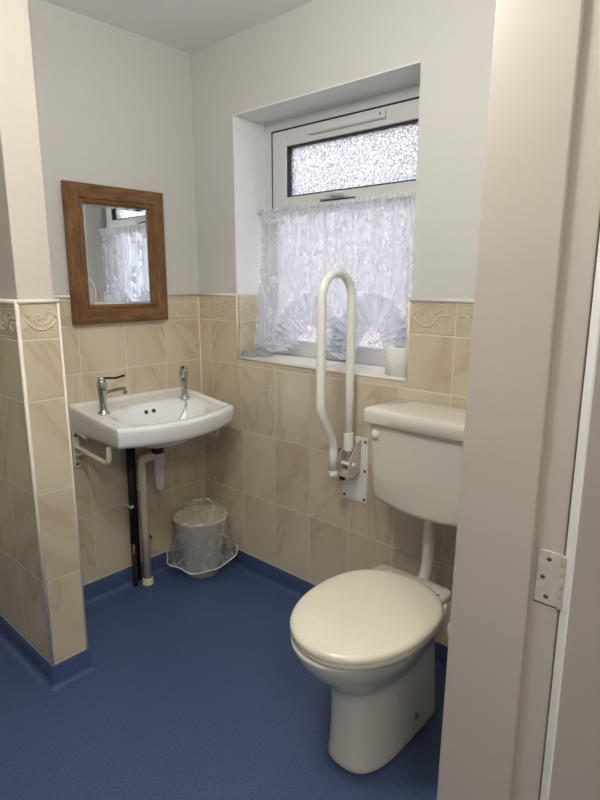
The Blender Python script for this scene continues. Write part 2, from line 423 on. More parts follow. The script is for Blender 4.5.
# pressed sprays on a few plain tiles
for s, z in ((.392, .857), (.787, .535)):
    for i in range(11):
        a = R(-75+i*15); L_ = .040 if i % 2 else .056
        b = Vector((s+.020*sin(i*2.1), z-.055+.0075*i))
        q = [(b.x, b.y), (b.x+.5*L_*sin(a), b.y+.5*L_*cos(a)+.006), (b.x+L_*sin(a)*.9, b.y+L_*cos(a))]
        tube(bm, [(.0012, -p.x, p.y) for p in smoothpath([(x, y, 0) for x, y in q], 1)], .0026, 6)
    tube(bm, [(.0014, -p.x, p.y) for p in smoothpath([(s-.03, z-.06, 0), (s+.005, z-.01, 0), (s+.0, z+.04, 0), (s+.025, z+.06, 0)], 2)], .0028, 6)
struct(link('trim_9', bm, 'relief', smooth=True))
bm = bmesh.new(); border(bm, lambda s, z, o: (-s, PY+.0008, z), -PX1+.004, -PX0-.004, -PX1-.04, .2036)
border(bm, lambda s, z, o: (PX0+.0008, -s, z), -.6, -PY-.004, .0029, .2036)
struct(link('trim_10', bm, 'relief', smooth=True))
bm = bmesh.new(); border(bm, lambda s, z, o: (s, WY0-TP+.001, z), .006, RD-.02, -.02, .2036)
struct(link('trim_11', bm, 'relief', smooth=True))

# coved vinyl skirting
PATH = [(XROOM, .6), (PX0, .6), (PX0, PY), (PX1, PY), (PX1, 0), (0, 0), (0, YW), (XJ+.032, YW)]
def coved(name, i0, i1):
    prof = [(-.004, ZS), (.004, ZS), (.005, ZS-.002), (.005, .024)]
    for k in range(1, 8):
        a = R(90*k/8); prof.append((.005+.024*(1-cos(a)), .024-.0235*sin(a)))
    prof += [(.029, .0004), (.029, -.004), (-.004, -.004)]
    rings = []
    for i in range(i0, i1+1):
        p = Vector(PATH[i]); 
        ds = []
        if i > 0: ds.append((p-Vector(PATH[i-1])).normalized())
        if i < len(PATH)-1: ds.append((Vector(PATH[i+1])-p).normalized())
        nn = [Vector((d.y, -d.x)) for d in ds]
        m = nn[0] if len(nn) == 1 else (nn[0]+nn[1]) / (1+nn[0].dot(nn[1]))
        rings.append([(p.x+m.x*o, p.y+m.y*o, z) for o, z in prof])
    bm = bmesh.new(); loft(bm, rings); struct(link(name, bm, 'vinyl', angle=50))
coved('baseboard_left', 0, 1); coved('baseboard_stub', 1, 4); coved('baseboard_back', 4, 5); coved('baseboard_right', 5, 6); coved('baseboard_front', 6, 7)

# ------------------------------------------------------------------ door lining, stop, door leaf, hinge
ZD = 2.03
bm = bmesh.new(); vs_ = box(bm, XJ+.012, XJ+.040, YH, YW-.001, 0, ZD+.03)
for v in vs_: v.co.y += (.022*(1-v.co.z/1.8) if v.co.y > -1.8 else 0)
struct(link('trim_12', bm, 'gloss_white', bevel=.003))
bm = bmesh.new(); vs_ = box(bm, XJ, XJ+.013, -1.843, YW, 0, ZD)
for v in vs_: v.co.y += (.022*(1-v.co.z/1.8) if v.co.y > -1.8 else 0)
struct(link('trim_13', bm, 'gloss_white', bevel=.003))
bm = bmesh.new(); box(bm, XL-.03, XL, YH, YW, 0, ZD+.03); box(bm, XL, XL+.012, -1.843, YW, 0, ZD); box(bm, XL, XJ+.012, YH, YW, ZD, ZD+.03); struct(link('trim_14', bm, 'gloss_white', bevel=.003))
bm = bmesh.new(); box(bm, XJ+.030, XJ+.075, YW, YW+.014, 0, ZD+.06); struct(link('trim_15', bm, 'gloss_white', bevel=.004))
# leaf: closed it runs from the pin towards -x; swung open about the pin
PIN = Vector((XJ+.011, YH-.001, 0)); TH = R(122)
rotm = Matrix.Rotation(TH, 3, 'Z')
def leafbox(bm, a0, a1, b0, b1, z0, z1):   # a along the leaf from the hinge, b through its thickness
    vs = box(bm, PIN.x-a1, PIN.x-a0, PIN.y+b0, PIN.y+b1, z0, z1); bmesh.ops.rotate(bm, verts=vs, cent=PIN, matrix=rotm)
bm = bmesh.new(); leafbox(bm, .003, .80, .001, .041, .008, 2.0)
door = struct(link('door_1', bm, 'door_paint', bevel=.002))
bm = bmesh.new(); leafbox(bm, .0005, .0034, .0015, .0405, .010, 1.998); link('door_edge', bm, 'edgelit', door)  # bright strip of light on the edge, painted white
bm = bmesh.new(); leafbox(bm, .70, .75, .043, .049, .95, 1.13)
vs0 = len(bm.verts)
h = link('door_handle_plate', bm, 'steel', door, bevel=.002)
def hinge(z0, z1):
    bm = bmesh.new()
    box(bm, XJ+.0095, XJ+.0125, YH+.001, -1.850, z0, z1)
    hp = link('hinge', bm, 'steel', door, bevel=.0006)
    bm = bmesh.new(); leafbox(bm, -.0005, .0045, .001, .012, z0, z1); link('hinge_leaf', bm, 'steel', hp, bevel=.0005)
    n = 5; dz = (z1-z0)/n
    bm = bmesh.new()
    for i in range(n): lathe(bm, [(0, 0), (.0052, .0006), (.0055, .002), (.0055, dz-.002), (.0052, dz-.0008), (0, dz-.0006)], PIN.x-.001, PIN.y-.001, 14, cz=z0+i*dz)
    link('hinge_knuckle', bm, 'steel', hp, angle=40)
    for i, zz in enumerate((z0+.014, (z0+z1)/2, z1-.014)):
        bm = bmesh.new(); lathe(bm, [(0, -.0008), (.0028, -.0006), (.0032, 0.0004)], XJ+.0092, -1.868+(.006 if i == 1 else -.002), 14, axis='x', cz=zz)
        lathe(bm, [(.0032, -.0004), (.0040, -.0002), (.0042, 0.0004)], XJ+.0093, -1.868+(.006 if i == 1 else -.002), 14, axis='x', cz=zz, mi=1)
        link('screw', bm, ['screw', 'grime_shadow'], hp, smooth=True)
    bm = bmesh.new(); box(bm, XJ+.0115, XJ+.0122, -1.8515, -1.8490, z0-.001, z1+.001); box(bm, XJ+.0115, XJ+.0122, YH+.004, -1.850, z0-.003, z0+.001)
    link('hinge_edge_gap', bm, 'grime_shadow', hp)
hinge(.798, .897); 
hinge(.14, .24)

# ------------------------------------------------------------------ window
w = struct(empty('window_1', (RD, (WY0+WY1)/2, WZ0), '', ''))
del w['label']; del w['category']
XF = RD; XB = RD+.06
def frame(bm, y0, y1, z0, z1, th, x0, x1, mi=0):   # y0>y1
    box(bm, x0, x1, y0, y0-th, z0, z1, mi); box(bm, x0, x1, y1+th, y1, z0, z1, mi)
    box(bm, x0, x1, y0-th, y1+th, z0, z0+th, mi); box(bm, x0, x1, y0-th, y1+th, z1-th, z1, mi)
bm = bmesh.new(); frame(bm, WY0, WY1, WZ0, WZ1, .052, XF, XB); box(bm, XF, XB, WY0-.05, WY1+.05, 1.652, 1.690)
link('window_frame', bm, 'upvc', w, bevel=.004)
bm = bmesh.new(); 
box(bm, XF-.012, XB-.01, WY0-.060, WY0-.142, 1.650, 1.970); box(bm, XF-.012, XB-.01, WY1+.090, WY1+.030, 1.650, 1.970)
box(bm, XF-.012, XB-.01, WY0-.142, WY1+.090, 1.650, 1.703); box(bm, XF-.012, XB-.01, WY0-.142, WY1+.090, 1.905, 1.970)
sash = link('window_sash', bm, 'upvc', w, bevel=.005)
bm = bmesh.new(); frame(bm, WY0-.050, WY1+.022, 1.644, 1.977, .012, XF-.006, XF+.03)
link('gasket', bm, 'gasket', sash)
bm = bmesh.new(); frame(bm, WY0-.141, WY1+.089, 1.702, 1.906, .006, XF-.006, XF+.03)
link('glazing_bead', bm, 'gasket', sash)
bm = bmesh.new(); box(bm, XF+.015, XF+.019, WY0-.141, WY1+.089, 1.702, 1.906); link('window_pane', bm, 'glass', sash)
bm = bmesh.new(); box(bm, XF+.025, XF+.029, WY0-.05, WY1+.05, WZ0+.05, 1.654); link('window_pane', bm, 'glass', w)
bm = bmesh.new(); frame(bm, WY0-.05, WY1+.05, WZ0+.05, 1.654, .018, XF+.005, XF+.024); link('glazing_bead', bm, 'upvc', w, bevel=.003)
# trickle vent, slightly out of level
bm = bmesh.new(); box(bm, XF-.026, XF-.010, -.542, -.905, 1.928, 1.956); box(bm, XF-.030, XF-.026, -.538, -.909, 1.931, 1.953)
vent = link('trickle_vent', bm, 'upvc', w, bevel=.002)
bm = bmesh.new(); lathe(bm, [(0, -.0006), (.004, -.0006), (.004, .001)], XF-.030, -.890, 12, axis='x', cz=1.943); link('screw', bm, 'dark', vent)
# espagnolette handle with rust mark
bm = bmesh.new(); box(bm, XF-.022, XF-.012, -.60, -.70, 1.676, 1.694); lathe(bm, [(0, -.03), (.010, -.028), (.011, 0)], XF-.012, -.66, 14, axis='x', cz=1.685)
tube(bm, smoothpath([(XF-.034, -.655, 1.688), (XF-.040, -.69, 1.690), (XF-.040, -.74, 1.684)], 2), .010, 8, flat=.8)
hd = link('window_handle', bm, 'upvc', w, angle=40)
bm = bmesh.new(); box(bm, XF-.0165, XF-.0118, -.600, -.775, 1.668, 1.672); link('handle_shadow_strip', bm, 'grime_shadow', hd)  # shadow below the handle, painted in as a dark strip
bm = bmesh.new(); tube(bm, [(XF-.0225, -.635, 1.686), (XF-.0225, -.675, 1.684)], .005, 8, flat=.6); link('rust_patch', bm, 'rust', hd, smooth=True)

# curtain rod
CX = .135
rod = empty('curtain_wire', (CX, WY0, 1.665), 'thin white curtain wire stretched across the window recess above the lace', 'curtain rail')
bm = bmesh.new(); tube(bm, [(CX, WY0-TP, 1.648), (CX, WY1+.001, 1.648)], .0035, 8); link('wire', bm, 'upvc', rod, smooth=True)
for yy, sg in ((WY0-.008, -1), (WY1+.001, 1)):
    bm = bmesh.new(); lathe(bm, [(0, 0), (.010, 0), (.010, sg*.006), (.006, sg*.012), (0, sg*.012)], CX, yy, 14, axis='y', cz=1.648); link('end_fitting', bm, 'upvc', rod, angle=40)

# ------------------------------------------------------------------ lace curtain
YA, YB = WY0-.022, WY1+.022
ARCH = [(-.600, .155, 1.125), (-.915, .150, 1.130)]     # centre y, half-span, centre z of each swag
cur = empty('net_curtain', (CX, (YA+YB)/2, 1.66), 'white floral lace net curtain with frilled swags hanging in the window', 'curtain')
def foldx(y, z):
    t_ = (1.66-z)/.6
    return CX - .004*t_ + (.006+.007*t_)*sin(y*78+1.2*sin(y*19)) + .004*sin(y*141+z*3)
def hem(y):
    b = 1.045
    for cy, hs, cz in ARCH:
        d = abs(y-cy)/hs
        if d < 1: b = max(b, 1.06 + (cz+.125-1.06)*math.sqrt(1-d*d))
    return b
bm = bmesh.new(); NY, NZ = 220, 40; g = []
for i in range(NY+1):
    y = YA+(YB-YA)*i/NY; zb = hem(y); col = []
    for j in range(NZ+1):
        z = 1.638+(zb-1.638)*j/NZ
        t_ = (1.66-z)/.6
        yy = y + (.020*t_*t_ if i < 16 else 0)*(16-i)/16
        col.append(bm.verts.new((foldx(y, z)-.035*t_*t_*max(0, (22-i)/22), min(yy, WY0-.012), z)))
    g.append(col)
for i in range(NY):
    for j in range(NZ): bm.faces.new((g[i][j], g[i+1][j], g[i+1][j+1], g[i][j+1]))
link('lace_panel', bm, 'lace', cur, smooth=True)
bm = bmesh.new(); g = []
for i in range(NY+1):
    y = YA+(YB-YA)*i/NY
    g.append([bm.verts.new((CX-.006+.005*sin(y*260)+.003*sin(y*83), y, 1.658-.014*j)) for j in range(4)])
for i in range(NY):
    for j in range(3): bm.faces.new((g[i][j], g[i+1][j], g[i+1][j+1], g[i][j+1]))
link('heading_tape', bm, 'hemband', cur, smooth=True)
def frill(path, width, waves, amp, outward):
    """gathered frill along a path in the plane of the curtain"""
    bm = bmesh.new(); n = len(path); g = []
    for i, (y, z) in enumerate(path):
        a = path[max(0, i-1)]; b = path[min(n-1, i+1)]
        d = Vector((b[0]-a[0], b[1]-a[1])).normalized(); nn = Vector((-d.y, d.x))*outward
        row = []
        for j in range(7):
            s = j/6; ph = i/n*waves*2*pi
            row.append(bm.verts.new((CX-.020-(.004+amp*s)*(1+sin(ph))-.004*sin(ph*2.3), y+nn.x*width*s+amp*.4*s*sin(ph*1.3), z+nn.y*width*s)))
        g.append(row)
    for i in range(n-1):
        for j in range(6): bm.faces.new((g[i][j], g[i+1][j], g[i+1][j+1], g[i][j+1]))
    return link('frill', bm, 'frill', cur, smooth=True)
for cy, hs, cz in ARCH:
    n = 150; path = [(cy+.064*cos(pi*k/n)*(1+.25*cos(pi*k/n)), 1.070+(cz+.052-1.070)*sin(pi*k/n)**1.3) for k in range(n+1)]
    frill(path, .125, 17, .010, -1)
# hanging tails between and beside the swags
def tail(y0, y1, zta, zb, waves, ztb=None):
    bm = bmesh.new(); g = []; n = 60
    for i in range(n+1):
        s = i/n; y = y0+(y1-y0)*s; zt = zta+((ztb or zta)-zta)*s+.012*sin(s*9); zz = zb+.02*abs(s-.5)*2+.006*sin(s*waves*2*pi)
        g.append([bm.verts.new((CX-.022-.012*sin(s*waves*2*pi)*(.4+.6*j/8)-.01*j/8, y+(s-.5)*.02*j/8, zt+(zz-zt)*j/8)) for j in range(9)])
    for i in range(n):
        for j in range(8): bm.faces.new((g[i][j], g[i+1][j], g[i+1][j+1], g[i][j+1]))
    link('frill_tail', bm, 'frill', cur, smooth=True)
tail(-.285, -.47, 1.33, 1.040, 6, 1.12); tail(-.70, -.845, 1.20, 1.045, 6); tail(-1.00, -1.085, 1.12, 1.09, 4, 1.30)

# ------------------------------------------------------------------ outside
struct(link('ground_outside', bx(.29, 9, -7, 6, -.3, -.2), 'paving'))
bd = empty('neighbouring_building', (3.0, 0, -.2), 'brick and pale rendered building outside, glimpsed through the patterned window glass', 'building')
link('brick_wall', bx(3.0, 3.2, -4.5, 7, -.2, 1.62), 'brick', bd); link('rendered_wall', bx(3.02, 3.2, -4.5, 7, 1.62, 3.5), 'render', bd)

# ------------------------------------------------------------------ mirror
mx0, mx1, mz0, mz1 = -.624, -.191, 1.1865, 1.7175
mir = empty('wall_mirror', ((mx0+mx1)/2, -.01, mz0), 'rectangular mirror in a wide brown oak frame above the basin', 'mirror')
FW = .0735
def mstile(name, a, b, mat):   # a,b outer corners (x,z); mitred moulding
    A_ = Vector(a); B_ = Vector(b); c = Vector(((mx0+mx1)/2, (mz0+mz1)/2))
    prof = [(0, -.008), (0, -.026), (.004, -.031), (.030, -.034), (.052, -.032), (.056, -.027), (.059, -.027), (.063, -.030), (.067, -.029), (.070, -.024), (FW, -.018), (FW, -.008)]
    rings = []
    for P_ in (A_, B_):
        s = Vector((1 if P_.x < c.x else -1, 1 if P_.y < c.y else -1))
        rings.append([(P_.x+s.x*o, y, P_.y+s.y*o) for o, y in prof])
    bm = bmesh.new(); loft(bm, rings); link(name, bm, mat, mir, angle=25)
mstile('frame_rail', (mx0, mz1), (mx1, mz1), 'oakh'); mstile('frame_rail', (mx0, mz0), (mx1, mz0), 'oakh')
mstile('frame_stile', (mx0, mz0), (mx0, mz1), 'oakv'); mstile('frame_stile', (mx1, mz0), (mx1, mz1), 'oakv')
bm = bmesh.new(); i0, i1, k0, k1 = mx0+FW-.004, mx1-FW+.004, mz0+FW-.004, mz1-FW+.004; b = .014
o_ = [(i0, k0), (i1, k0), (i1, k1), (i0, k1)]; n_ = [(i0+b, k0+b), (i1-b, k0+b), (i1-b, k1-b), (i0+b, k1-b)]
vo_ = [bm.verts.new((x, -.0135, z)) for x, z in o_]; vi_ = [bm.verts.new((x, -.0150, z)) for x, z in n_]; vb = [bm.verts.new((x, -.010, z)) for x, z in o_]
bm.faces.new(vi_); bm.faces.new(vb[::-1])
for k in range(4): bm.faces.new((vo_[k], vo_[(k+1) % 4], vi_[(k+1) % 4], vi_[k])); bm.faces.new((vb[k], vb[(k+1) % 4], vo_[(k+1) % 4], vo_[k]))
link('mirror_glass', bm, 'mirror', mir)

# ------------------------------------------------------------------ wash basin
BX0, BX1 = -.662, -.105; BC = (BX0+BX1)/2; BH = (BX1-BX0)/2
bas = empty('wash_basin', (BC, 0, .70), 'white ceramic wash basin with two chrome lever taps on the back wall', 'basin')
def yfront(a): return -(.352+.062*(1-a*a))
def zrim(y): return .872+.112*y
def outline_pt(a, b):
    x = BC+BH*a*(1-.015*b)
    return x, yfront(a)*b
def top_z(a, b):
    x, y = outline_pt(a, b); z = zrim(y)
    # bowl
    u = a/.80; v = (b-.60)/.325
    r = (abs(u)**2.6+abs(v)**2.3)**(1/2.4)
    dep = sst((1.02-r)/.62)
    z -= .128*dep
    # gently raised lip, sunk soap area at each side of the ledge
    e = min(1-abs(a), (1-b)*.8)
    z -= .006*(1-sst(e/.02)) 
    z -= .008*sst((e-.045)/.05)*(1 if b > .06 else b/.06)
    return z
bm = bmesh.new(); NA, NB = 96, 72; g = []
for i in range(NA+1):
    t_ = -1+2*i/NA; a = math.copysign(1-(1-abs(t_))**1.25, t_)
    g.append([])
    for j in range(NB+1):
        b = 1-(1-j/NB)**1.15
        x, y = outline_pt(a, b); g[-1].append(bm.verts.new((x, y-.001, top_z(a, b))))
for i in range(NA):
    for j in range(NB): bm.faces.new((g[i][j], g[i+1][j], g[i+1][j+1], g[i][j+1]))
per = [g[0][j] for j in range(NB+1)] + [g[i][NB] for i in range(1, NA+1)] + [g[NA][j] for j in range(NB-1, -1, -1)]
def ring(sc, dz, back):
    out = []
    for v in per:
        x, y, z = v.co; k = min(1, -y/.36)
        xx = BC+(x-BC)*sc
        yy = -.002 if y > -.003 else (y*sc if not back else y*sc)
        out.append((xx, yy, z-dz*(1+.5*(1-k))))
    return out
rings = [[bm.verts.new(p) for p in ring(s, d, 0)] for s, d in ((1.004, .004), (1.006, .012), (1.004, .022), (.995, .050), (.985, .064), (.965, .072))]
for s, zt in ((.90, .748), (.80, .735), (.64, .715), (.42, .700), (.18, .694)):
    rr = []
    for v in per:
        x, y, z = v.co
        yy = y*s-.05*(1-s) if s < .9 else y*s
        zz = zt if s < .9 else (zt*.7+.3*(z-.08))
        rr.append(bm.verts.new((BC+(x-BC)*s, yy, zz)))
    rings.append(rr)
allr = [per]+rings
for A_, B_ in zip(allr, allr[1:]):
    for k in range(len(per)-1): bm.faces.new((A_[k], A_[k+1], B_[k+1], B_[k]))
    try: bm.faces.new([A_[-1], A_[0], B_[0], B_[-1]])
    except ValueError: pass
bm.faces.new(rings[-1])
link('basin_bowl', bm, 'ceramic', bas, angle=60)
def top_at(x, y):
    a = (x-BC)/BH; b = y/yfront(a); return top_z(a, b)
# overflow rings on the back slope of the bowl
for dx in (-.018, .018):
    a = dx/BH; bb = .355
    for q in range(60):
        if top_z(a, .30+q*.005) < zrim(yfront(a)*(.30+q*.005))-.035: bb = .30+q*.005; break
    x, y = outline_pt(a, bb); z = top_z(a, bb)
    x1, y1 = outline_pt(a, bb+.02); sl = math.atan2(z-top_z(a, bb+.02), y-y1)
    bm = bmesh.new(); lathe(bm, [(.0075, -.001), (.0105, .002), (.0095, .004), (.0072, .003), (.0070, -.003)], 0, 0, 18); lathe(bm, [(0, .0012), (.0073, .0012)], 0, 0, 18, mi=1)
    bmesh.ops.rotate(bm, verts=bm.verts, cent=(0, 0, 0), matrix=Matrix.Rotation(sl, 3, 'X')); bmesh.ops.translate(bm, verts=bm.verts, vec=(x, y, z))
    link('overflow_ring', bm, ['chrome', 'dark'], bas, angle=50)
# waste hole with chrome ring
xw, yw = BC, yfront(0)*.62; zw = top_at(xw, yw)
bm = bmesh.new(); lathe(bm, [(.006, .001), (.02, .002), (.028, .0035), (.031, .001), (.031, -.004)], xw, yw, 24, cz=zw); link('waste_outlet', bm, 'chrome', bas, smooth=True)
def tap(x, y, ang):
    z = top_at(x, y)-.001; d = Vector((cos(ang), sin(ang), 0)); b = Vector((x, y, z))
    bm = bmesh.new(); lathe(bm, [(0, 0), (.024, 0), (.024, .006), (.018, .010), (.0145, .018), (.0135, .045), (.015, .075), (.018, .092), (.0195, .106), (.0185, .128), (.0145, .137), (0, .138)], x, y, 24, cz=z)
    tp_ = link('tap', bm, 'chrome', bas, smooth=True)
    bm = bmesh.new(); p0 = b+Vector((0, 0, .082)); tube(bm, [p0, p0+d*.03+Vector((0, 0, .006)), p0+d*.075+Vector((0, 0, .017)), p0+d*.092+Vector((0, 0, .016))], [.010, .009, .0085, .009], 14)
    q = p0+d*.088+Vector((0, 0, .012)); tube(bm, [q, q-Vector((0, 0, .014))], .0082, 12); link('spout', bm, 'chrome', tp_, angle=50)
    bm = bmesh.new(); lathe(bm, [(0, 0), (.0150, 0), (.0155, .006), (.013, .012), (0, .014)], x, y, 20, cz=z+.133); link('lever_cap', bm, 'chrome', tp_, angle=50)
    bm = bmesh.new(); p0 = b+Vector((0, 0, .142)); tube(bm, smoothpath([p0, p0+d*.03-Vector((0, 0, .0)), p0+d*.06+Vector((0, 0, .0)), p0+d*.078+Vector((0, 0, .008)), p0+d*.090+Vector((0, 0, .009))], 2), .0055, 12, flat=.8); 
    link('lever', bm, 'dark', tp_, smooth=True)
tap(-.597, -.150, R(-45)); tap(-.205, -.140, R(-128))
# plug chain from the ledge and the plug lying in the bowl
yc = -.165; zc = top_at(-.215, yc)
def beads(pts, r):
    bm = bmesh.new(); P_ = smoothpath(pts, 3)
    acc = 0; last = P_[0]; pos = [last]
    for p_ in P_[1:]:
        acc += (p_-last).length; last = p_
        if acc > .0045: pos.append(p_); acc = 0
    tube(bm, P_, r*.5, 6)
    for p_ in pos: lathe(bm, [(0, -r), (r*.8, -r*.55), (r, 0), (r*.8, r*.55), (0, r)], p_.x, p_.y, 6, cz=p_.z)
    return bm
def surf(x, y, up=.004): return (x, y, top_at(x, y)+up)
ch = link('plug_chain', beads([surf(-.215, yc, .012), surf(-.235, yc-.01, .006), surf(-.27, -.180, .006), surf(-.31, -.186), surf(-.345, -.190)], .0028), 'chrome', bas, smooth=True)
bm = bmesh.new(); px_, py_, pz_ = surf(-.352, -.192, .008)
lathe(bm, [(0, -.006), (.010, -.006), (.012, .002), (.012, .006), (.004, .008), (.003, .014), (0, .015)], px_, py_, 18, cz=pz_); link('plug', bm, 'screw', ch, angle=40)
link('chain_stay', beads([surf(-.215, yc, .012), surf(-.245, -.21, .004), surf(-.285, -.250, .003), surf(-.300, -.268, .003)], .0022), 'chrome', bas, smooth=True)
bm = bmesh.new(); x_, y_, z_ = surf(-.303, -.272, .001); lathe(bm, [(0, .004), (.009, .003), (.010, -.003)], x_, y_, 14, cz=z_); link('chain_anchor', bm, 'dark', bas, smooth=True)
# brackets
for x_ in (-.650, -.128):
    bm = bmesh.new(); box(bm, x_-.014, x_+.014, -.008, -.0005, .610, .775)
    tube(bm, smoothpath([(x_, -.008, .700), (x_, -.04, .694), (x_, -.20, .680), (x_, -.245, .677), (x_, -.262, .688), (x_, -.265, .725), (x_, -.265, .745)], 2), .0095, 12)
    tube(bm, [(x_, -.004, .655), (x_, -.03, .668), (x_, -.10, .690)], [.009, .008, .006], 10)
    tube(bm, [(x_, -.006, .765), (x_, -.06, .758), (x_, -.10, .752)], .007, 8)
    br_ = link('basin_bracket', bm, 'bracket', bas, angle=40)
    for zz in (.625, .745):
        bm = bmesh.new(); lathe(bm, [(0, -.005), (.006, -.004), (.007, 0)], x_, -.008, 12, axis='y', cz=zz); link('screw', bm, 'screw', br_, smooth=True)

# waste: bottle trap and cream pipe to the floor
wp = empty('waste_pipe', (-.388, -.05, 0), 'cream plastic waste pipe with white bottle trap running under the basin to the floor', 'pipe')
WX, WYp = -.388, -.055; TX, TY = -.305, -.060
bm = bmesh.new(); tube(bm, smoothpath([(TX-.02, TY, .592), (TX-.05, TY, .592), (WX-.0, WYp, .592), (WX, WYp, .56), (WX, WYp, .50)], 3)+[Vector((WX, WYp, .02))], .0185, 18)
link('pipe_run', bm, 'pipecream', wp, smooth=True)
bm = bmesh.new(); lathe(bm, [(.019, 0), (.024, .002), (.024, .022), (.019, .026)], WX, WYp, 20, cz=.452); link('pipe_coupling', bm, 'pipecream', wp, angle=40)
bm = bmesh.new(); lathe(bm, [(.019, .03), (.024, .026), (.027, .002), (.027, 0)], WX, WYp, 20, cz=.001); link('floor_collar', bm, 'pipecream', wp, angle=40)
tr_ = bmesh.new(); lathe(tr_, [(0, .425), (.012, .426), (.020, .434), (.0225, .46), (.0225, .54), (.027, .545), (.028, .60), (.020, .606), (.018, .63)], TX, TY, 24)
for k in range(12): 
    a = 2*pi*k/12; tube(tr_, [(TX+.028*cos(a), TY+.028*sin(a), .55), (TX+.028*cos(a), TY+.028*sin(a), .592)], .002, 6)
tr = link('bottle_trap', tr_, 'trap', wp, angle=50)
bm = bmesh.new(); lathe(bm, [(.018, .603), (.0275, .605), (.0275, .628), (.018, .630)], TX, TY, 20); link('trap_nut', bm, 'grime_shadow', tr, angle=40)
bm = bmesh.new(); lathe(bm, [(.017, .628), (.0235, .630), (.0235, .692), (.017, .694)], TX, TY, 20); link('basin_tail', bm, 'trap', tr, angle=40)

# dark supply pipes
sp1 = empty('supply_pipe', (-.437, -.035, 0), 'black lagged supply pipe left of the cream waste pipe', 'pipe')
bm = bmesh.new(); tube(bm, [(-.428, -.034, .70), (-.432, -.034, .4), (-.437, -.034, .21)], .0135, 14); tube(bm, [(-.405, -.020, .70), (-.408, -.020, .4), (-.410, -.02, .02)], .011, 12); link('lagging', bm, 'pipeblack', sp1, smooth=True)
bm = bmesh.new(); tube(bm, [(-.437, -.034, .22), (-.439, -.034, .004)], .0115, 14); link('bare_pipe', bm, 'copper', sp1, smooth=True)
bm = bmesh.new(); tube(bm, [(-.452, -.048, .385), (-.436, -.052, .388)], .007, 10); box(bm, -.452, -.436, -.05, 0, .383, .390); link('pipe_clip', bm, 'trap', sp1, angle=40)
sp2 = empty('supply_pipe', (-.36, -.02, 0), 'thin black supply pipe right of the cream waste pipe', 'pipe')
bm = bmesh.new(); tube(bm, [(-.352, -.020, .58), (-.358, -.020, .3), (-.362, -.020, .004)], .0075, 12); link('pipe_run', bm, 'pipeblack', sp2, smooth=True)
bm = bmesh.new(); tube(bm, [(-.351, -.029, .215), (-.343, -.032, .200)], .005, 8); link('pipe_clip', bm, 'grime_shadow', sp2, smooth=True)

# ------------------------------------------------------------------ bin and liner
BNX, BNY = -.150, -.150
bn = empty('waste_bin', (BNX, BNY, 0), 'cream plastic waste bin standing in the corner under the basin', 'bin')
bm = bmesh.new(); lathe(bm, [(0, 0), (.070, 0), (.076, .004), (.122, .275), (.127, .279), (.127, .285), (.119, .285), (.116, .278), (.071, .010), (0, .010)], BNX, BNY, 40)
link('bin_body', bm, 'bin', bn, angle=60)
bm = bmesh.new(); n = 96; g = []
rnd = [random.uniform(-1, 1) for _ in range(20)]
def wob(a, k): return sum(rnd[q+k*3]*sin(a*(q+2)*1.7+rnd[q+5]*6) for q in range(5))/3
prof = [(.095, .16, 0), (.109, .235, 0), (.1155, .283, 0), (.124, .298, .004), (.131, .289, .006), (.130, .24, .007), (.130, .20, .008), (.130, .16, .009), (.132, .12, .011), (.140, .085, .013), (.146, .065, .014)]
for i in range(n):
    a = 2*pi*i/n; row = []
    fr_ = sst((cos(a-R(-135))+.2)/1.2)
    for k, (r_, z_, am) in enumerate(prof):
        lowf = max(0, (k-5)/5)
        back = max(0, cos(a-R(60)))
        r2 = r_+am*wob(a+k*.05, 1)-.012*lowf*fr_
        z2 = z_+ (.030*back*back if 2 <= k <= 4 else 0) + lowf*(.035*max(0, cos(a-R(-215)))+.05*max(0, cos(a-R(-40)))-.01) + .004*sin(a*7+k)
        r2 += lowf*.024*(max(0, cos(a-R(-215)))+max(0, cos(a-R(-45))))
        x_ = min(BNX+r2*cos(a), -.004); y_ = min(BNY+r2*sin(a), -.004)
        row.append(bm.verts.new((x_, y_, z2)))
    g.append(row)
for i in range(n):
    for k in range(len(prof)-1): bm.faces.new((g[i][k], g[(i+1) % n][k], g[(i+1) % n][k+1], g[i][k+1]))
o = link('bin_liner', bm, 'film', smooth=True, sub=1); tag(o, 'crinkled clear plastic bag lining the cream bin and folded over its rim', 'bin bag')
# rolled hem of the bag
bm = bmesh.new()
me = o.data; 
hemp = [Vector(me.vertices[i*len(prof)+len(prof)-1].co) for i in range(n)]
tube(bm, hemp+[hemp[0]], .0028, 6, caps=False); link('bag_hem', bm, 'trap', o, smooth=True)

